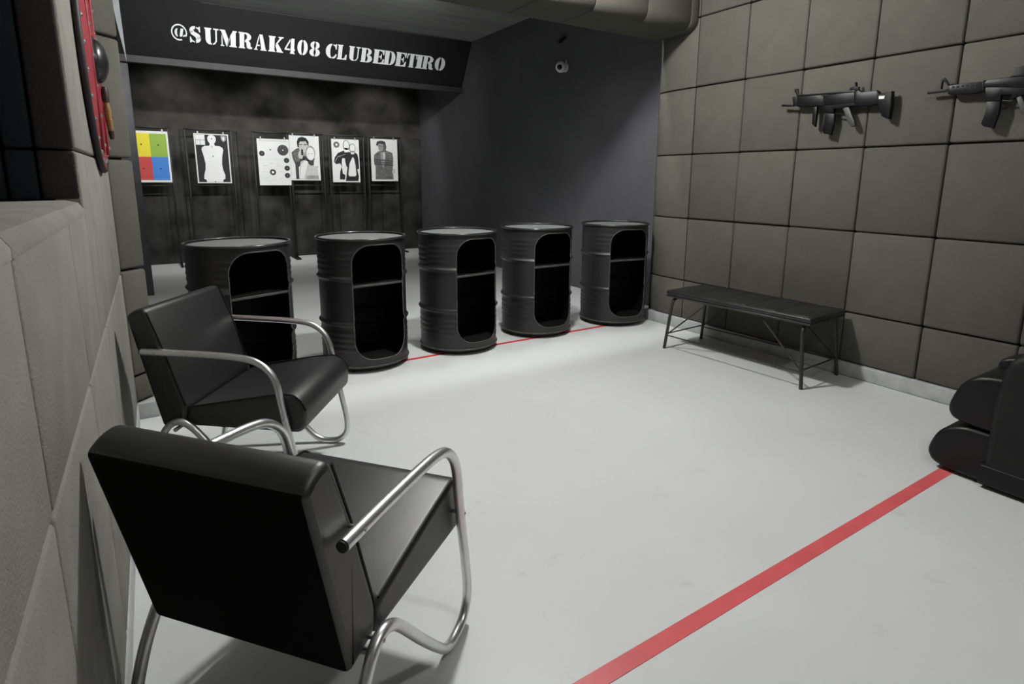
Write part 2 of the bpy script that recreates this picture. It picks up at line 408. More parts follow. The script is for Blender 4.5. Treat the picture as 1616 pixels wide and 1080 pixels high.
# ------------------------------------------------------------------ sign baffle
def sign_pt(x, s, d=0.):
    # s: distance up the tilted face from its lower edge, d: out of the face towards the room
    return Vector((x, 8.156-.4931*s-.870*d, 2.563+.870*s-.4931*d))
SH = .772
sg = empty('sign_board', (0, 8.156, 2.563)); tag(sg, 'tilted black overhead board with white stencil lettering', 'sign')
def local(o): return o
OFF = Vector((0, 8.156, 2.563))
def sp(x, s, d=0.): return sign_pt(x, s, d)-OFF
bm = bmesh.new()
add_prism(bm, [(-.335, 0), (XD-.002, 0), (XD-.002, SH), (-.335, SH)], lambda u, v, t: sp(u, v, t), -.02, 0)
fin('panel', bm, 'signblack', sg)
bm = bmesh.new(); add_box(bm, -.335, XD-.002, 8.085, 8.165, 2.558, 2.632, Matrix.Translation(-OFF)); fin('lower_lip', bm, 'signedge', sg)
bm = bmesh.new(); add_prism(bm, [(.70, SH-.012), (XD-.003, SH-.012), (XD-.003, SH), (.70, SH)], lambda u, v, t: sp(u, v, t), -.01, .006); fin('upper_edge', bm, 'signedge', sg)
prism('side_plate', [(-.150, 3.22), (-.078, 3.22), (-.068, 2.47), (-.120, 2.87)], lambda u, v, t: Vector((u, t, v))-OFF, 7.60, 7.62, 'plate', sg)

# stencil glyphs: lists of outlines in a unit box
def R_(x0, x1, y0, y1): return [(x0, y0), (x1, y0), (x1, y1), (x0, y1)]
def arc(cx, cy, ro, so, ri, si, a0, a1, n=14):
    o = []; q = []
    for k in range(n+1):
        a = math.radians(a0+(a1-a0)*k/n)
        o.append((cx+ro*math.cos(a), cy+so*math.sin(a))); q.append((cx+ri*math.cos(a), cy+si*math.sin(a)))
    return o+q[::-1]
def stem(x0, x1, s=.06, top=True, bot=True):
    p = [(x0, .06), (x0, .94)]
    p = [(x0-s, 0), (x0-s, .06), (x0, .09), (x0, .91), (x0-s, .94), (x0-s, 1), (x1+s, 1), (x1+s, .94), (x1, .91), (x1, .09), (x1+s, .06), (x1+s, 0)]
    return p
GL = {
 '@': [arc(.5, .5, .50, .50, .43, .42, 320, -40+0, 1)] and [arc(.5, .52, .50, .50, .42, .42, -28, 290, 40), arc(.42, .5, .20, .25, .05, .22, 95, 265), [(.56, .26), (.70, .30), (.78, .76), (.60, .76), (.52, .30)], [(.74, .26), (.96, .36), (.94, .44), (.76, .36)]],
 'S': [arc(.46, .72, .42, .27, .12, .10, 80, 215), [(.06, .70), (.14, .52), (.50, .36), (.60, .22), (.97, .26), (.93, .44), (.82, .54), (.45, .66), (.37, .76)], arc(.54, .29, .43, .29, .10, .10, -88, 30),
       [(.60, .97), (.74, .92), (.88, 1.0), (.93, 1.0), (.93, .66), (.86, .66), (.78, .82), (.60, .90)], [(.05, 0), (.05, .35), (.12, .35), (.24, .16), (.44, .08), (.44, .01), (.26, .07), (.12, 0)]],
 'U': [[(.0, 1), (.0, .94), (.07, .91), (.07, .28), (.13, .12), (.28, .02), (.50, 0), (.50, .07), (.43, .12), (.42, .91), (.49, .94), (.49, 1)],
       [(.62, 1), (.62, .94), (.76, .91), (.76, .28), (.70, .14), (.57, .07), (.57, .0), (.74, .06), (.86, .24), (.87, .91), (1, .94), (1, 1)]],
 'M': [[(.0, 1), (.30, 1), (.50, .45), (.42, .0), (.38, .0), (.08, .90), (.0, .94)], [(.03, 0), (.03, .05), (.09, .08), (.09, .72), (.14, .60), (.16, .08), (.24, .05), (.24, 0)],
       [(.46, .02), (.54, .40), (.70, .86), (.62, .72)], [(.55, 0), (.55, .05), (.63, .08), (.63, .62), (.76, 1), (1, 1), (1, .94), (.93, .91), (.93, .08), (1, .05), (1, 0)]],
 'R': [stem(.06, .40, .06), arc(.50, .74, .42, .26, .12, .17, -88, 92), [(.50, 1), (.50, .91), (.47, .91), (.47, 1)], [(.46, .52), (.74, .50), (.86, .38), (.88, .14), (1, .12), (.98, .02), (.78, 0), (.60, .06), (.56, .38), (.46, .44)]],
 'A': [[(.40, 1), (.66, 1), (.93, .07), (1, .05), (1, 0), (.50, 0), (.50, .05), (.58, .07)], [(.36, .92), (.39, .80), (.19, .07), (.28, .05), (.28, 0), (0, 0), (0, .05), (.09, .07)], [(.26, .26), (.26, .34), (.44, .34), (.46, .26)]],
 'K': [stem(.06, .40, .06), [(.46, .50), (.76, .92), (.66, .94), (.66, 1), (1, 1), (1, .94), (.90, .92), (.64, .60)], [(.46, .42), (.60, .60), (.94, .07), (1, .05), (1, 0), (.54, 0), (.54, .05), (.58, .08)]],
 '4': [[(.52, 0), (.52, .05), (.58, .07), (.58, .92), (.66, 1), (.92, 1), (.92, .07), (1, .05), (1, 0)], [(0, .22), (0, .32), (.50, .96), (.52, .80), (.16, .32), (.52, .32), (.52, .22)], [(.92, .22), (.92, .32), (1, .32), (1, .22)]],
 '0': [arc(.47, .5, .47, .5, .10, .40, 94, 266), arc(.53, .5, .47, .5, .10, .40, -86, 86)],
 '8': [arc(.47, .75, .41, .25, .08, .17, 94, 266), arc(.53, .75, .41, .25, .08, .17, -86, 86), arc(.47, .27, .47, .27, .08, .18, 94, 266), arc(.53, .27, .47, .27, .08, .18, -86, 86)],
 'C': [arc(.55, .5, .55, .5, .16, .42, 96, 264), [(.62, .99), (.74, .93), (.90, 1), (.95, 1), (.95, .64), (.88, .64), (.78, .84), (.62, .91)], [(.58, 0), (.58, .08), (.76, .14), (.90, .32), (1, .30), (.92, .12), (.78, .02)]],
 'L': [stem(.08, .48, .08), [(.54, 0), (.54, .07), (.76, .12), (.88, .36), (1, .36), (.98, 0)]],
 'B': [stem(.06, .40, .06), arc(.50, .75, .38, .25, .10, .16, -88, 92), arc(.50, .27, .48, .27, .10, .18, -88, 88)],
 'E': [stem(.06, .46, .06), [(.52, 1), (.96, 1), (.96, .66), (.88, .66), (.76, .88), (.52, .93)], [(.52, .47), (.52, .55), (.66, .58), (.70, .70), (.76, .70), (.76, .32), (.70, .32), (.66, .44)], [(.52, 0), (.52, .07), (.78, .12), (.90, .36), (1, .36), (.98, 0)]],
 'D': [stem(.06, .42, .06), arc(.52, .5, .46, .5, .12, .42, -89, 89)],
 'T': [stem(.32, .68, .08), [(0, .64), (0, 1), (.20, 1), (.20, .93), (.10, .84), (.07, .64)], [(1, .64), (1, 1), (.80, 1), (.80, .93), (.90, .84), (.93, .64)]],
 'I': [stem(.16, .84, .14)],
 'O': [arc(.47, .5, .47, .5, .09, .42, 94, 266), arc(.53, .5, .47, .5, .09, .42, -86, 86)],
}
EXT = [(.383,.555),(.564,.699),(.722,.885),(.885,1.081),(1.09,1.252),(1.262,1.417),(1.427,1.613),(1.619,1.754),(1.771,1.91),(1.922,2.064),
       (2.127,2.285),(2.279,2.416),(2.428,2.593),(2.593,2.767),(2.767,2.933),(2.92,3.096),(3.089,3.255),(3.249,3.412),(3.391,3.508),(3.494,3.677),(3.684,3.856)]
for ch, (a, b) in zip('@SUMRAK408CLUBEDETIRO', EXT):
    bm = bmesh.new(); s0, hh = .303, .190
    if ch == '@': s0, hh = .305, .185
    g = .006
    for pts in GL[ch]:
        add_prism(bm, [(a+g+(b-a-2*g)*u, s0+hh*v) for u, v in pts], lambda u, v, t: sp(u, v, t), .0, .004)
    fin('letter', bm, 'white_paint', sg)

# ------------------------------------------------------------------ barrels
DR = .289
def rad(z):
    r = DR
    for zc, am, wd_ in ((.633, .013, .011), (.332, .013, .011), (.795, .004, .011), (.757, .004, .011), (.720, .004, .011), (.684, .0035, .011),
                        (.270, .0035, .011), (.232, .004, .011), (.195, .004, .011), (.158, .003, .011)):
        r += am*math.exp(-((z-zc)/wd_)**2)
    return r
HW = DR*math.radians(39)
def slot(s, z):
    hx, hz, rr = HW, .381, .125
    qx, qz = abs(s)-hx+rr, abs(z-.470)-hz+rr
    return math.hypot(max(qx, 0), max(qz, 0))+min(max(qx, qz), 0)-rr
def shell(dr):
    nt, zs = 150, [.040+i*(.885-.040)/118 for i in range(119)]
    P = {}; D = {}
    for i in range(nt):
        for j, z in enumerate(zs):
            th = 2*PI*i/nt; th = th-2*PI if th > PI else th
            P[i, j] = [th, z]; D[i, j] = slot(DR*th, z) if abs(th) < 2 else 1.
    mv = {}
    for i in range(nt):
        for j in range(len(zs)):
            for di, dj in ((1, 0), (0, 1)):
                k = ((i+di) % nt, j+dj)
                if k not in D: continue
                a, b = D[i, j], D[k]
                if a*b < 0:
                    n, o = ((i, j), k) if abs(a) < abs(b) else (k, (i, j))
                    t = abs(D[n])/(abs(D[n])+abs(D[o]))
                    dth = P[o][0]-P[n][0]
                    if abs(dth) > 3: continue
                    q = (P[n][0]+dth*t, P[n][1]+(P[o][1]-P[n][1])*t)
                    if n not in mv or mv[n][2] > t: mv[n] = (*q, t)
    for n, q in mv.items(): P[n] = [q[0], q[1]]; D[n] = 0.
    bm = bmesh.new(); V = {}
    def vert(k):
        if k not in V:
            th, z = P[k]; r = rad(z)-dr; V[k] = bm.verts.new((r*math.cos(th), r*math.sin(th), z))
        return V[k]
    for i in range(nt):
        for j in range(len(zs)-1):
            ks = [(i, j), ((i+1) % nt, j), ((i+1) % nt, j+1), (i, j+1)]
            if min(D[k] for k in ks) < -1e-9: continue
            if max(D[k] for k in ks) <= 1e-9: continue
            bm.faces.new([vert(k) for k in ks])
    return bm
def disc_cut(bm, r, z0, z1, cut, n=60):
    pts = []
    for k in range(n):
        a = 2*PI*k/n; x, y = r*math.cos(a), r*math.sin(a); pts.append((min(x, cut), y))
    add_prism(bm, pts, lambda u, v, t: Vector((u, v, t)), z0, z1)
def make_drum():
    t = empty('steel_barrel')
    fin('body', shell(0.), 'drum', t, True, angle=60)
    fin('inner_lining', shell(.006), 'druminside', t, True, angle=60)
    ring = []
    hx, hz, rr = HW, .381, .125
    for cx_, cz_, a0 in ((hx-rr, hz-rr, 0), (-hx+rr, hz-rr, 90), (-hx+rr, -hz+rr, 180), (hx-rr, -hz+rr, 270)):
        for k in range(13):
            a = math.radians(a0+90*k/12); ring.append((cx_+rr*math.cos(a), cz_+rr*math.sin(a)))
    dense = []
    for (a, b), (c, d) in zip(ring, ring[1:]+ring[:1]):
        n = max(1, int(math.hypot(c-a, d-b)/.02))
        for k in range(n): dense.append((a+(c-a)*k/n, b+(d-b)*k/n))
    path = []
    for s, z in dense:
        th = s/DR; r = rad(z+.470)-.002; path.append((r*math.cos(th), r*math.sin(th), z+.470))
    tube('opening_edge', path, .0042, 'drumedge', t, 8, closed=True)
    tube('top_rim', [(.2945*math.cos(2*PI*k/64), .2945*math.sin(2*PI*k/64), .884) for k in range(64)], .0085, 'drumrim', t, 10, closed=True)
    tube('bottom_rim', [(.292*math.cos(2*PI*k/64), .292*math.sin(2*PI*k/64), .043) for k in range(64)], .0065, 'drumedge', t, 8, closed=True)
    lathe('top_plate', [(0, .866), (.284, .866), (.286, .874), (.284, .877), (0, .877)], 'drumtop', t, 64)
    bm = bmesh.new(); disc_cut(bm, .281, .574, .587, .222); sh = fin('shelf', bm, 'druminside', t)
    box('shelf_edge', .221, .226, -.175, .175, .573, .589, 'drumedge', sh, bev=.002, seg=1)
    lathe('bottom_plate', [(0, .048), (.283, .048), (.283, .056), (0, .056)], 'druminside', t, 48)
    lathe('plinth', [(0, .016), (.262, .016), (.270, .022), (.270, .040), (0, .040)], 'rubber', t, 48)
    for k in range(4):
        a = PI/4+k*PI/2
        c = lathe('caster', [(0, -.012), (.018, -.012), (.022, -.008), (.022, .008), (.018, .012), (0, .012)], 'rubber', t, 16,
                  Matrix.Translation((.235*math.cos(a), .235*math.sin(a), .022)) @ Matrix.Rotation(a, 4, 'Z') @ Matrix.Rotation(PI/2, 4, 'X'))
    return t
drum0 = make_drum()
for i, (x, y, az, lb) in enumerate([
    (.425, 3.79, -70, 'black open-front steel barrel behind the far armchair'),
    (1.189, 3.804, -82, 'black open-front steel barrel, second from the left'),
    (1.925, 3.811, -80, 'black open-front steel barrel in the middle of the row of five'),
    (2.692, 3.871, -89, 'black open-front steel barrel, second from the foam wall'),
    (3.500, 3.807, -100, 'black open-front steel barrel in the corner by the foam wall')]):
    d = drum0 if i == 0 else copy_tree(drum0)
    d.location = (x, y, 0); d.rotation_euler = (0, 0, math.radians(az)); tag(d, lb, 'barrel', 'steel barrels along the firing line')

# ------------------------------------------------------------------ armchairs
def make_chair():
    t = empty('armchair'); HWD, W = .252, .274
    f = lambda u, v, s: Vector((u, s, v))
    def cush(name, pts, hw, mt, bev):
        bm = bmesh.new()
        pth = [Vector((a, 0, b)) for a, b in pts]
        add_prism(bm, [(p.x, p.z) for p in pth], f, -hw, hw, bev, 3)
        o = fin(name, bm, mt, t, True, angle=38)
        for p in o.data.polygons:
            if abs(p.normal.y) > .98: p.use_smooth = False
        return o
    # backrest outline (x forward, z up), corners rounded
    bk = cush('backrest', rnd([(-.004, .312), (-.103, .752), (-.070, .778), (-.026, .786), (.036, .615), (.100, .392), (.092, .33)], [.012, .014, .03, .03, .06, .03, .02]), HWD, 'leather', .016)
    bk.data.materials.append(MATS['leather_rear_shade'])
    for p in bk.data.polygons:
        if p.normal.x < -.9: p.material_index = 1  # rear faces take the leather with shade in its colour
    st = cush('seat', rnd([(.090, .318), (.540, .298), (.566, .322), (.574, .392), (.548, .440), (.505, .458), (.30, .428), (.103, .392)], [.02, .02, .03, .04, .04, .05, .1, .02]), HWD, 'leather', .016)
    for s in (-1, 1):
        tube('piping', spline([(.112, s*(HWD-.004), .396), (.30, s*(HWD-.004), .428), (.49, s*(HWD-.004), .4555), (.545, s*(HWD-.004), .436), (.570, s*(HWD-.004), .392)], 6), .0035, 'piping', st, 6)
        tube('piping', [(-.018, s*(HWD-.004), .770), (.034, s*(HWD-.004), .617), (.096, s*(HWD-.004), .398)], .003, 'piping', bk, 6)
    path = [(-.035, .623), (.10, .620), (.25, .614), (.345, .606), (.405, .590), (.452, .552), (.476, .500), (.488, .42), (.507, .31), (.528, .20), (.541, .11), (.532, .055), (.497, .022), (.440, .0135),
            (.392, .027), (.345, .070), (.25, .180), (.165, .285), (.125, .326), (.082, .345), (.040, .328), (.008, .285), (-.025, .220), (-.055, .130), (-.082, .0135)]
    for s in (-1, 1):
        fr = tube('side_frame', spline([(x, s*W, z) for x, z in path], 5), .0135, 'chrome', t, 14)
        for (x, z) in ((.020, .623), (.500, .365), (.066, .341)):
            lathe('bolt', [(0, .0155), (.003, .0152), (.005, .013), (.005, -.035)], 'bolt', fr, 10, Matrix.Translation((x, s*W, z)) @ Matrix.Rotation(-s*PI/2, 4, 'X'))
        d = (Vector((-.035, 0, .623))-Vector((.10, 0, .620))).normalized()
        tube('end_plug', [Vector((-.034, s*W, .623)), Vector((-.034, s*W, .623))+d*.006], .0115, 'rubber', fr, 12)
    tube('cross_bar', [(.060, -W, .309), (.060, W, .309)], .008, 'chrome', t, 8)
    return t
ch0 = make_chair()
ch0.location = (.083, 1.163, 0); ch0.rotation_euler = (0, 0, math.radians(40)); tag(ch0, 'near black leather armchair with tubular chrome arms, seen from behind', 'armchair', 'black armchairs with chrome tube arms')
ch1 = copy_tree(ch0); ch1.location = (.103, 2.684, 0); ch1.rotation_euler = (0, 0, math.radians(-35))
tag(ch1, 'far black leather armchair with chrome arms, its front facing the room', 'armchair', 'black armchairs with chrome tube arms')

# ------------------------------------------------------------------ bench
b = empty('bench', (3.487, 2.395, 0), math.radians(3.5)); tag(b, 'low black padded bench with thin metal legs against the foam wall', 'bench')
HL, HB = .545, .226
pad = box('seat_pad', -HB, HB, -HL, HL, .418, .452, 'benchpad', b, bev=.012, seg=3)
box('pad_rim', -HB+.003, HB-.003, -HL+.003, HL-.003, .402, .418, 'benchmetal', b, bev=.004, seg=1)
for i in range(5):
    box('quilt_panel', -HB+.018, HB-.018, -HL+.02+i*.2125, -HL+.02+(i+1)*.2125-.012, .448, .4545, 'benchpad', pad, bev=.003, seg=2)
for s in (-1, 1):
    ye, yt = s*(HL-.015), s*(HL-.055)
    tube('leg_frame', rounded([(-HB-.002, ye, 0), (-HB+.018, yt, .392), (HB-.018, yt, .392), (HB+.002, ye, 0)], .05, 6), .0115, 'benchmetal', b, 10)
    tube('stretcher', [(-HB+.004, s*(HL-.027), .118), (HB-.004, s*(HL-.027), .118)], .005, 'benchmetal', b, 8)
for s in (-1, 1):
    tube('stretcher', [(s*(HB-.005), -HL+.027, .105), (s*(HB-.005), HL-.027, .105)], .005, 'benchmetal', b, 8)
    for q in (-1, 1):
        tube('brace', [(s*(HB-.004), q*(HL-.027), .110), (s*(HB-.03), q*.20, .402)], .0055, 'benchmetal', b, 8)

# ------------------------------------------------------------------ massage chair
mc = empty('massage_chair', (3.15, .3, 0)); tag(mc, 'black massage chair at the right edge, rounded leg rests showing', 'massage chair')
O = Vector((3.15, .3, 0)); fy = lambda u, v, t: Vector((t, u, v))-O
def rprof(pts, n=6):
    P = [Vector((0, a, b_)) for a, b_ in pts]; P = P+[P[0]]
    q = [P[-2]]+P+[P[1]]; out = []
    for i in range(1, len(q)-2):
        p0, p1, p2, p3 = q[i-1], q[i], q[i+1], q[i+2]
        for k in range(n):
            t = k/n; v = .5*((2*p1)+(p2-p0)*t+(2*p0-5*p1+4*p2-p3)*t*t+(3*p1-p0-3*p2+p3)*t**3); out.append((v.y, v.z))
    return out
def mpart(name, pts, x0, x1, mt, bev, parent=mc, rp=True):
    return prism(name, rprof(pts) if rp else pts, fy, x0, x1, mt, parent, bev, 4, angle=45)
lo = mpart('lower_leg_rest', [(1.004, .055), (1.006, .105), (.975, .180), (.915, .222), (.84, .232), (.70, .215), (.66, .12), (.70, .02), (.85, .012), (.965, .022)], 2.872, 3.43, 'massage', .022)
up_ = mpart('upper_leg_rest', [(.952, .275), (.955, .325), (.925, .410), (.870, .462), (.78, .478), (.66, .470), (.62, .36), (.66, .245), (.80, .238), (.915, .248)], 2.872, 3.43, 'massage', .022)
tube('seam', spline([(2.882-3.15, y-.3, z) for y, z in ((.958, .184), (.915, .213), (.85, .2235), (.76, .217))], 6), .0035, 'piping', lo, 6)
tube('seam', spline([(2.882-3.15, y-.3, z) for y, z in ((.905, .420), (.868, .453), (.78, .469), (.70, .466))], 6), .0035, 'piping', up_, 6)
for x0, x1 in ((2.845, 3.03), (3.27, 3.455)):
    sd = mpart('armrest', rnd([(.800, .06), (.798, .25), (.800, .36), (.778, .585), (.60, .640), (.25, .665), (-.22, .62), (-.25, .30), (-.22, .06)], [.02, .1, .1, .08, .1, .1, .1, .1, .02]), x0, x1, 'massage_side', .03, rp=False)
    mpart('skirt', [(.806, .018), (.806, .105), (-.235, .105), (-.215, .018)], x0-.004, x1+.004, 'massage', .012, sd, rp=False)
mpart('seat', [(.66, .30), (.66, .42), (.55, .46), (.0, .42), (-.05, .30), (.2, .2)], 3.03, 3.27, 'massage', .02)
mpart('backrest', [(.02, .38), (-.02, .62), (-.14, .95), (-.26, 1.18), (-.36, 1.20), (-.40, 1.10), (-.32, .80), (-.22, .45), (-.12, .32)], 2.93, 3.37, 'massage', .04)
mpart('calf_cushion', [(.86, .44), (.865, .50), (.80, .525), (.70, .515), (.68, .45), (.76, .43)], 3.08, 3.22, 'massage', .015)

# ------------------------------------------------------------------ rifles on the wall
GUN1 = {'barrel': [(2.448,1.784),(2.359,1.774),(2.358,1.76),(2.447,1.768)],
'handguard': [(2.34,1.823),(2.155,1.811),(2.141,1.744),(2.216,1.747),(2.33,1.757)],
'front_cap': [(2.366,1.821),(2.329,1.821),(2.322,1.755),(2.355,1.765)],
'upper_receiver': [(2.155,1.811),(1.961,1.806),(1.951,1.738),(2.148,1.744)],
'top_rail': [(2.325,1.823),(2.326,1.831),(1.994,1.821),(1.963,1.818),(1.961,1.806)],
'front_sight': [(2.364,1.874),(2.343,1.875),(2.333,1.84),(2.316,1.827),(2.343,1.825),(2.352,1.848),(2.362,1.855)],
'rear_sight': [(1.999,1.822),(1.994,1.839),(1.971,1.842),(1.971,1.867),(1.963,1.866),(1.958,1.84),(1.944,1.836),(1.939,1.812)],
'lower_receiver': [(2.16,1.756),(1.952,1.745),(1.949,1.725),(1.993,1.721),(2.024,1.714),(2.078,1.719),(2.078,1.693),(2.146,1.706)],
'trigger_guard': [(2.077,1.695),(2.009,1.68),(2.008,1.715),(2.002,1.714),(2.002,1.672),(2.076,1.687)],
'magazine': [(2.14,1.701),(2.075,1.687),(2.07,1.642),(2.082,1.557),(2.128,1.568),(2.144,1.585),(2.136,1.636)],
'pistol_grip': [(2.027,1.722),(1.988,1.721),(1.944,1.632),(1.936,1.605),(1.958,1.599),(1.982,1.622)],
'foregrip': [(2.225,1.747),(2.193,1.743),(2.191,1.673),(2.193,1.616),(2.216,1.634),(2.218,1.697)],
'stock': [(1.962,1.81),(1.937,1.815),(1.918,1.801),(1.834,1.802),(1.818,1.786),(1.812,1.721),(1.88,1.715),(1.952,1.724)],
'butt_plate': [(1.827,1.779),(1.763,1.783),(1.747,1.787),(1.741,1.714),(1.744,1.629),(1.761,1.632),(1.79,1.65),(1.82,1.727)],
'sticker': [(1.815,1.766),(1.782,1.764),(1.785,1.747),(1.813,1.748)]}
GUN2 = {'barrel': [(1.569,1.763),(1.506,1.764),(1.467,1.767),(1.465,1.752),(1.504,1.75),(1.567,1.749)],
'front_sight': [(1.507,1.77),(1.508,1.824),(1.492,1.826),(1.462,1.782),(1.468,1.777),(1.494,1.81),(1.499,1.807),(1.499,1.769)],
'handguard': [(1.469,1.778),(1.455,1.783),(1.315,1.783),(1.308,1.734),(1.332,1.725),(1.441,1.73),(1.463,1.736)],
'slip_ring': [(1.318,1.785),(1.304,1.786),(1.298,1.735),(1.31,1.731)],
'upper_receiver': [(1.31,1.774),(1.295,1.789),(1.204,1.789),(1.082,1.783),(1.073,1.717),(1.225,1.741),(1.304,1.751)],
'lower_receiver': [(1.303,1.752),(1.229,1.751),(1.074,1.724),(1.07,1.699),(1.16,1.691),(1.179,1.678),(1.186,1.701),(1.226,1.704),(1.225,1.676),(1.289,1.684)],
'rear_sight': [(1.21,1.788),(1.193,1.799),(1.188,1.831),(1.159,1.836),(1.129,1.834),(1.114,1.784)],
'trigger_guard': [(1.226,1.681),(1.185,1.674),(1.16,1.691),(1.156,1.685),(1.181,1.668),(1.225,1.675)],
'magazine': [(1.285,1.68),(1.227,1.674),(1.225,1.623),(1.239,1.54),(1.283,1.555),(1.296,1.568),(1.285,1.621)],
'pistol_grip': [(1.165,1.686),(1.145,1.693),(1.109,1.62),(1.115,1.598),(1.137,1.607)],
'buffer_tube': [(1.083,1.771),(.997,1.77),(.993,1.738),(1.078,1.735)],
'stock': [(1.025,1.775),(.945,1.774),(.936,1.768),(.918,1.664),(.934,1.664),(.973,1.711),(1.018,1.724)]}
THK = {'barrel': .008, 'handguard': .022, 'front_cap': .023, 'upper_receiver': .021, 'top_rail': .011, 'front_sight': .008, 'rear_sight': .012, 'lower_receiver': .017, 'trigger_guard': .006,
       'magazine': .013, 'pistol_grip': .015, 'foregrip': .013, 'stock': .020, 'butt_plate': .020, 'slip_ring': .023, 'buffer_tube': .013}
def rifle(parts, org, label, group):
    Og = Vector(org); t = empty('rifle', org); tag(t, label, 'rifle', group)
    xm = XW-.055; made = {}
    for k, pts in parts.items():
        if k == 'sticker':
            prism('sticker', pts, lambda u, v, s: Vector((s, u, v))-Og, xm-.0215, xm-.0195, 'sticker', made['butt_plate']); continue
        h = THK[k]; mt = 'gungrey' if k == 'pistol_grip' else ('gundark' if k in ('front_cap', 'barrel', 'butt_plate', 'slip_ring', 'rear_sight', 'front_sight') else 'gun')
        made[k] = prism(k, pts, lambda u, v, s: Vector((s, u, v))-Og, xm-h, xm+h, mt, t, bev=min(.006, h*.4), seg=2)
    y0, y1 = made['upper_receiver'].bound_box[0][1]+Og.y, 0
    ys_ = [p[0] for p in parts['upper_receiver']]; zs_ = [p[1] for p in parts['upper_receiver']]
    yc, zc = sum(ys_)/len(ys_), sum(zs_)/len(zs_)
    for dy in (-.05, .05):
        bm = bmesh.new(); add_box(bm, xm+.010, XW+.012, yc+dy-.006, yc+dy+.006, zc-.012, zc, Matrix.Translation(-Og)); fin('wall_peg', bm, 'gundark', t)
    if 'slip_ring' in parts:
        hg = made['handguard']
        for i in range(6):
            y = 1.44-i*.021
            bm = bmesh.new(); add_box(bm, xm-.0245, xm-.020, y-.006, y+.006, 1.766, 1.774, Matrix.Translation(-Og)); fin('vent_slot', bm, 'gundark', hg)
    else:
        bm = bmesh.new(); add_box(bm, xm-.0225, xm-.018, 2.08, 2.165, 1.803, 1.8095, Matrix.Translation(-Og)); fin('ejection_slot', bm, 'gundark', made['upper_receiver'])
    return t
GR = 'rifles hung on the foam wall'
rifle(GUN1, (XW-.055, 2.05, 1.72), 'short black carbine with angular stock hung on the foam wall above the bench', GR)
rifle(GUN2, (XW-.055, 1.25, 1.72), 'black rifle with triangular front sight hung at the right edge of the foam wall', GR)

# ------------------------------------------------------------------ range targets and stands
YS = 9.45
STANDS = [(-.16, .30, 'stand holding the four-colour target'), (.50, 1.09, 'stand holding the white silhouette target'), (1.385, 1.87, 'stand holding the black bullseye target'),
          (1.91, 2.40, 'stand holding the gunman poster'), (2.50, 3.06, 'stand holding the two-figure target'), (3.14, 3.70, 'stand holding the tied man poster')]
for x0, x1, lb in STANDS:
    xc = (x0+x1)/2; t = empty('target_stand', (xc, YS, 0)); tag(t, 'thin black metal '+lb, 'target stand', 'metal target stands along the back wall')
    h = (x1-x0)/2
    for s in (-1, 1):
        box('post', s*h-.014, s*h+.014, -.014, .014, .02, 1.93, 'framemetal', t, bev=.002, seg=1)
        ft = box('foot', s*h-.016, s*h+.016, -.22, .22, 0.002, .026, 'framemetal', t, bev=.003, seg=1)
    box('top_bar', -h-.014, h+.014, -.012, .012, 1.925, 1.95, 'framemetal', t, bev=.002, seg=1)
    box('lower_bar', -h, h, -.010, .010, 1.14, 1.16, 'framemetal', t, bev=.002, seg=1)
def target(x0, x1, z0, z1, label, y=9.405, dz=0.):
    xc = (x0+x1)/2; t = empty('paper_target', (xc, y, z0)); tag(t, label, 'shooting target', 'paper targets along the back wall')
    W, H = x1-x0, z1-z0
    bm = bmesh.new(); add_box(bm, -W/2, W/2, 0, .012, 0, H); fin('sheet', bm, 'paper', t)
    def P(name, pts, mt, lay=1):
        bm = bmesh.new(); add_prism(bm, [((u-.5)*W, v*H) for u, v in pts], lambda a, b_, s: Vector((a, s, b_)), -.0012*lay, .0005); return fin(name, bm, mt, t)
    def E(name, u, v, r, mt, lay=1, ry=None, n=28):
        ru = r; rv = (ry if ry else r*W/H)
        return P(name, [(u+ru*math.cos(2*PI*k/n), v+rv*math.sin(2*PI*k/n)) for k in range(n)], mt, lay)
    for s in (.12, .86):
        bm = bmesh.new(); add_box(bm, (s-.5)*W-.008, (s-.5)*W+.008, -.006, .02, H-.012, H+.03); fin('clip', bm, 'clip', t)
    return P, E
# four-colour sheet
P, E = target(-.150, .290, 1.195, 1.885, 'yellow, green, red and blue quartered target at the far left')
P('yellow_field', R_(.05, .5, .5, .955), 'p_yellow'); P('green_field', R_(.5, .95, .5, .955), 'p_green')
P('red_field', R_(.05, .5, .045, .5), 'p_red'); P('blue_field', R_(.5, .95, .045, .5), 'p_blue')
for u, v in ((.27, .74), (.72, .73), (.27, .27), (.72, .27)): E('aiming_dot', u, v, .022, 'ink', 2)
# white silhouette
P, E = target(.605, 1.047, 1.185, 1.880, 'black target with a plain white human silhouette')
P('black_field', R_(.035, .965, .02, .98), 'ink')
P('silhouette', [(.27, .022), (.25, .07), (.19, .09), (.20, .16), (.255, .28), (.27, .40), (.235, .55), (.19, .68), (.21, .725), (.29, .755), (.42, .76), (.445, .80), (.39, .86), (.385, .92), (.42, .965), (.50, .98),
                 (.59, .965), (.63, .92), (.625, .86), (.565, .80), (.59, .76), (.72, .755), (.80, .725), (.82, .68), (.775, .55), (.75, .40), (.765, .28), (.82, .16), (.81, .09), (.755, .07), (.735, .022)], 'paper', 2)
P('score_box', R_(.04, .31, .875, .975), 'paper', 2); P('score_box', R_(.045, .17, .775, .868), 'paper', 2); P('score_box', R_(.18, .31, .775, .868), 'paper', 2)
P('crest', [(.77, .96), (.85, .975), (.94, .96), (.92, .88), (.85, .84), (.79, .88)], 'ink_soft', 2); P('crest_mark', [(.82, .94), (.885, .94), (.87, .88), (.85, .865), (.83, .88)], 'paper', 3)
P('collar_shade', [(.46, .76), (.53, .76), (.505, .70)], 'ink_pale', 3)
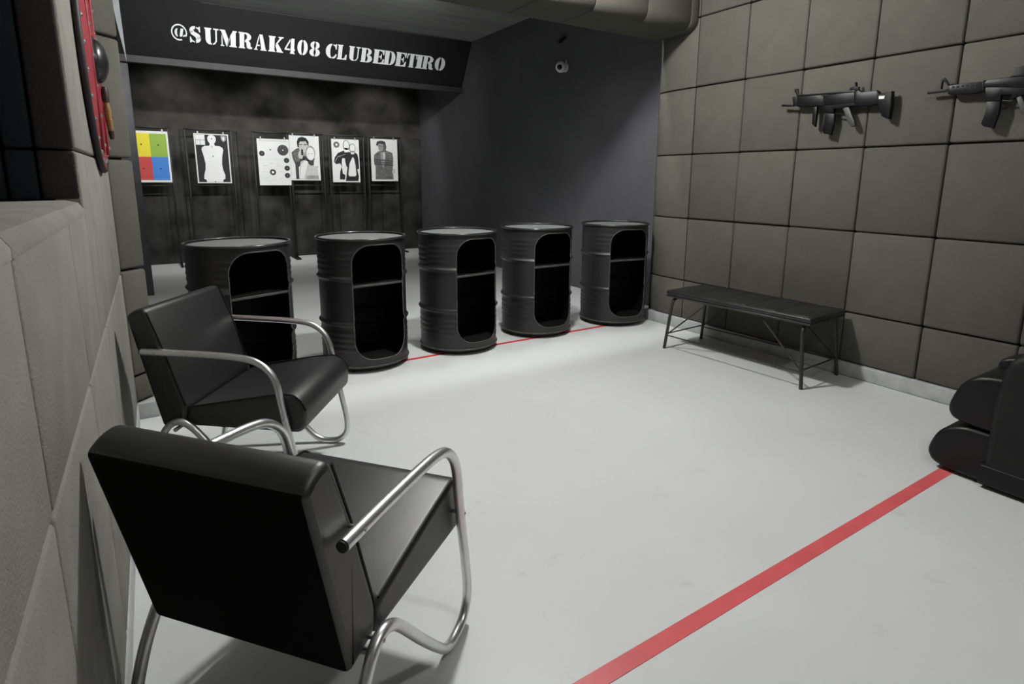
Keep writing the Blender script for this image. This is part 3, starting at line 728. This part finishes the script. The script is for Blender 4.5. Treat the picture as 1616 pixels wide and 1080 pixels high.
for u, v in ((.51, .90), (.51, .55), (.51, .03)): E('aiming_dot', u, v, .018, 'ink', 3)
# bullseyes
P, E = target(1.428, 1.885, 1.153, 1.842, 'white sheet with several black bullseye discs')
E('disc', .79, .765, .175, 'ink_dark'); E('disc_centre', .79, .765, .02, 'paper', 2)
for q in (.06, .10, .14):
    n = 32; P_ = [(.79+q*math.cos(2*PI*k/n), .765+q*.663*math.sin(2*PI*k/n)) for k in range(n)]
    Q_ = [(.79+(q+.006)*math.cos(2*PI*k/n), .765+(q+.006)*.663*math.sin(2*PI*k/n)) for k in range(n)]
    P('ring', P_+[P_[0]]+[Q_[0]]+Q_[::-1], 'ink_mid', 2)
for u, v in ((.13, .685), (.885, .545), (.89, .375), (.885, .215)):
    E('disc', u, v, .085, 'ink'); E('disc_ring', u, v, .05, 'ink_dark', 2); E('disc_centre', u, v, .012, 'ink_soft', 3)
E('aiming_dot', .40, .77, .022, 'ink')
E('disc', .43, .285, .105, 'ink_soft'); E('disc', .43, .285, .085, 'ink', 2); E('disc_centre', .43, .285, .042, 'paper', 3)
P('print_line', R_(.05, .95, .955, .962), 'ink_soft')
for u, v, a in ((.35, .47, .12), (.15, .42, .12), (.55, .41, .12), (.1, .29, .12), (.62, .29, .14), (.18, .16, .14), (.60, .155, .12), (.38, .11, .1)): P('print_line', R_(u, u+a, v, v+.008), 'ink_pale')
P('print_line', R_(.02, .72, .555, .559), 'ink_pale')
# gunman poster
P, E = target(1.888, 2.333, 1.228, 1.908, 'poster of a dark-haired gunman behind a pale figure')
P('jacket', [(.06, .62), (.09, .48), (.16, .36), (.16, .03), (.26, .03), (.27, .30), (.40, .38), (.52, .44), (.80, .52), (.93, .44), (.92, .29), (.60, .29), (.62, .45), (.85, .67), (.70, .76), (.36, .74), (.20, .70)], 'ink_dark')
P('jacket_shade', [(.10, .60), (.16, .42), (.30, .42), (.38, .55), (.32, .70), (.18, .68)], 'ink_mid', 2)
P('neck', [(.30, .55), (.58, .55), (.55, .80), (.36, .80)], 'ink_soft', 2)
E('face', .46, .77, .165, 'ink_pale', 3, .145)
P('hair', [(.27, .74), (.25, .86), (.31, .95), (.44, .975), (.57, .95), (.65, .87), (.64, .76), (.59, .83), (.56, .88), (.36, .87), (.32, .82), (.31, .74)], 'ink', 4)
for u in (.38, .53): P('eyebrow', R_(u-.05, u+.05, .795, .812), 'ink_dark', 5)
P('hand', [(.29, .50), (.40, .48), (.45, .60), (.41, .68), (.31, .66), (.27, .57)], 'ink_pale', 4)
P('gun', [(.375, .56), (.44, .57), (.445, .68), (.41, .71), (.38, .68)], 'ink', 5)
P('figure_body', [(.26, .03), (.30, .28), (.34, .42), (.46, .46), (.58, .40), (.66, .34), (.90, .34), (.93, .03)], 'ink_pale', 3)
E('figure_head', .69, .62, .165, 'ink_soft', 4, .165); E('figure_face', .69, .60, .135, 'paper', 5, .145)
P('figure_arm', [(.28, .03), (.42, .03), (.60, .42), (.50, .46), (.36, .36)], 'paper', 4)
P('figure_hand', [(.78, .33), (.92, .32), (.94, .44), (.86, .52), (.80, .46)], 'paper', 4)
for u in (.63, .74): P('eye', R_(u-.025, u+.025, .60, .612), 'ink_mid', 6)
P('skirt_shade', [(.50, .03), (.93, .03), (.92, .12), (.52, .10)], 'ink_soft', 5)
# two figures
P, E = target(2.528, 2.972, 1.200, 1.880, 'white target with two outlined figures in black suits')
P('back_figure', [(.06, .47), (.10, .58), (.22, .68), (.40, .73), (.56, .76), (.62, .70), (.52, .56), (.36, .56), (.33, .40), (.36, .25), (.45, .16), (.43, .06), (.24, .07), (.27, .25), (.33, .36), (.28, .44), (.14, .42)], 'ink')
P('front_figure', [(.46, .03), (.92, .03), (.95, .14), (.90, .30), (.97, .33), (.96, .55), (.93, .66), (.80, .72), (.58, .70), (.50, .66), (.46, .52), (.50, .38), (.54, .35), (.50, .20)], 'ink', 2)
P('shirt', [(.56, .18), (.60, .14), (.82, .14), (.86, .18), (.84, .40), (.80, .55), (.75, .60), (.62, .44)], 'paper', 3)
P('shirt', [(.36, .20), (.44, .18), (.45, .34), (.48, .44), (.50, .56), (.38, .56), (.34, .40)], 'paper', 2)
E('head', .53, .86, .125, 'ink', 2, .12); E('face', .53, .86, .105, 'paper', 3, .108); P('neck', R_(.45, .59, .70, .80), 'paper', 3)
E('head', .75, .80, .115, 'ink', 4, .108); E('face', .75, .80, .098, 'paper', 5, .096); P('neck', R_(.69, .81, .66, .73), 'paper', 5)
E('disc', .18, .87, .11, 'ink_mid'); E('disc_centre', .18, .87, .035, 'paper', 2)
P('fold_line', [(.08, .47), (.20, .60), (.48, .66), (.48, .65), (.21, .585), (.095, .465)], 'ink_soft', 3)
# tied man
P, E = target(3.170, 3.630, 1.220, 1.908, 'grey poster of a tied-up man at the right end')
P('jacket', [(.14, .04), (.15, .34), (.10, .48), (.11, .62), (.26, .70), (.40, .72), (.58, .73), (.80, .68), (.83, .55), (.80, .30), (.82, .04)], 'ink_mid')
P('lapel', [(.34, .70), (.44, .72), (.52, .46), (.44, .30), (.36, .50)], 'ink_soft', 2)
P('shirt', [(.42, .70), (.54, .71), (.52, .52), (.46, .52)], 'ink_pale', 3)
for v in (.40, .45, .50): P('rope', [(.10, v), (.82, v-.025), (.82, v-.005), (.10, v+.02)], 'ink_dark', 4)
E('face', .42, .82, .145, 'ink_soft', 2, .135)
P('hair', [(.20, .86), (.24, .94), (.40, .965), (.54, .94), (.58, .82), (.54, .70), (.50, .68), (.52, .82), (.46, .88), (.30, .89), (.26, .83)], 'ink_dark', 3)
P('face_shade', [(.44, .70), (.53, .70), (.54, .85), (.48, .88)], 'ink_mid', 4)
for u in (.34, .47): P('eye', R_(u-.03, u+.03, .825, .84), 'ink', 5)
P('hand', [(.78, .18), (.88, .20), (.90, .28), (.82, .30), (.77, .25)], 'ink_pale', 4)

# ------------------------------------------------------------------ shield on the left wall
shc = Vector((XL, 2.9, 1.722)); sh = empty('round_shield', shc); tag(sh, 'red round shield with dark boss and studs on the left foam wall', 'shield')
MX = Matrix.Rotation(PI/2, 4, 'Y')
SR = .425
lathe('face', [(0, .030)]+[(SR*k/10*.985, .030-.010*(k/10)**2) for k in range(1, 11)]+[(SR*.985, .006), (0, .004)], 'shieldred', sh, 64, MX)
tube('rim', [(.0125, SR*math.cos(2*PI*k/72), SR*math.sin(2*PI*k/72)) for k in range(72)], .0115, 'shieldrim', sh, 10, closed=True)
lathe('boss', [(.100, .026), (.094, .031), (.083, .033)]+[(.083*math.cos(a), .033+.040*math.sin(a)) for a in [PI/2*k/9 for k in range(1, 10)]], 'bossmetal', sh, 40, MX)
for k in range(28):
    a = 2*PI*k/28
    lathe('stud', [(.009, .018), (.008, .025), (.004, .028), (0, .029)], 'stud', sh, 10, Matrix.Translation((0, SR*.93*math.cos(a), SR*.93*math.sin(a))) @ MX)
for s in (-1, 1):
    st = box('strap', .022, .033, s*.15-.012, s*.15+.012, -.36, .36, 'shieldred', sh, bev=.002, seg=1)
    for k in range(7):
        lathe('stud', [(.007, .032), (.006, .037), (0, .039)], 'stud', st, 8, Matrix.Translation((0, s*.15, -.33+k*.11)) @ MX)
hh = empty('hanging_handle', (XL+.047, 2.93, 1.53)); tag(hh, 'short tan wooden handle hanging in front of the red shield', 'handle')
lathe('ferrule', [(0, .04), (.011, .04), (.013, .055), (.013, .085), (.009, .10), (0, .102)], 'darkwood', hh, 16)
tube('grip', spline([(.0, .0, .045), (.001, .004, .01), (.003, .010, -.04), (.004, .015, -.07)], 5), [.010]*4+[.0125]*7+[.011]*5, 'wood', hh, 12)
tube('pommel', [(.004, .015, -.07), (.005, .019, -.105)], [.011, .008], 'darkwood', hh, 12)
tube('cord', spline([(.0, .010, .10), (.012, .02, .0), (.016, .035, -.02), (.010, .03, .02), (.002, .0, .10)], 5), .0013, 'shieldrim', hh, 6)

# ------------------------------------------------------------------ camera and bracket on the dark wall
sc_ = empty('security_camera', (XD, 5.509, 2.533)); tag(sc_, 'small white round camera on the dark side wall', 'camera')
lathe('base', [(.0, 0), (.050, 0), (.050, .012), (.030, .020), (.022, .030)], 'camwhite', sc_, 28, Matrix.Rotation(-PI/2, 4, 'Y'))
dirv = Vector((-.75, -.55, -.15)).normalized(); Q = dirv.to_track_quat('Z', 'Y').to_matrix().to_4x4()
bl = lathe('ball', [(0, -.062)]+[(.062*math.cos(a), .062*math.sin(a)) for a in [-PI/2+PI*k/18 for k in range(1, 16)]]+[(.030, .054)], 'camwhite', sc_, 32, Matrix.Translation((-.070, 0, 0)) @ Q)
lathe('lens', [(.030, .054), (.024, .050), (.020, .055), (.012, .058), (0, .059)], 'lens', bl, 24, Matrix.Translation((-.070, 0, 0)) @ Q)
tube('cable', [(-.004, -.01, .05), (-.006, -.014, .085)], .006, 'camwhite', sc_, 8)
wk = prism('wall_bracket', [(5.50, 2.862), (5.53, 2.878), (5.62, 2.850), (5.63, 2.822), (5.60, 2.818), (5.54, 2.846)], lambda u, v, t: Vector((t, u, v)), XD-.03, XD+.001, 'gundark', bev=.004)
tag(wk, 'small black bracket on the dark wall above the white camera', 'bracket')
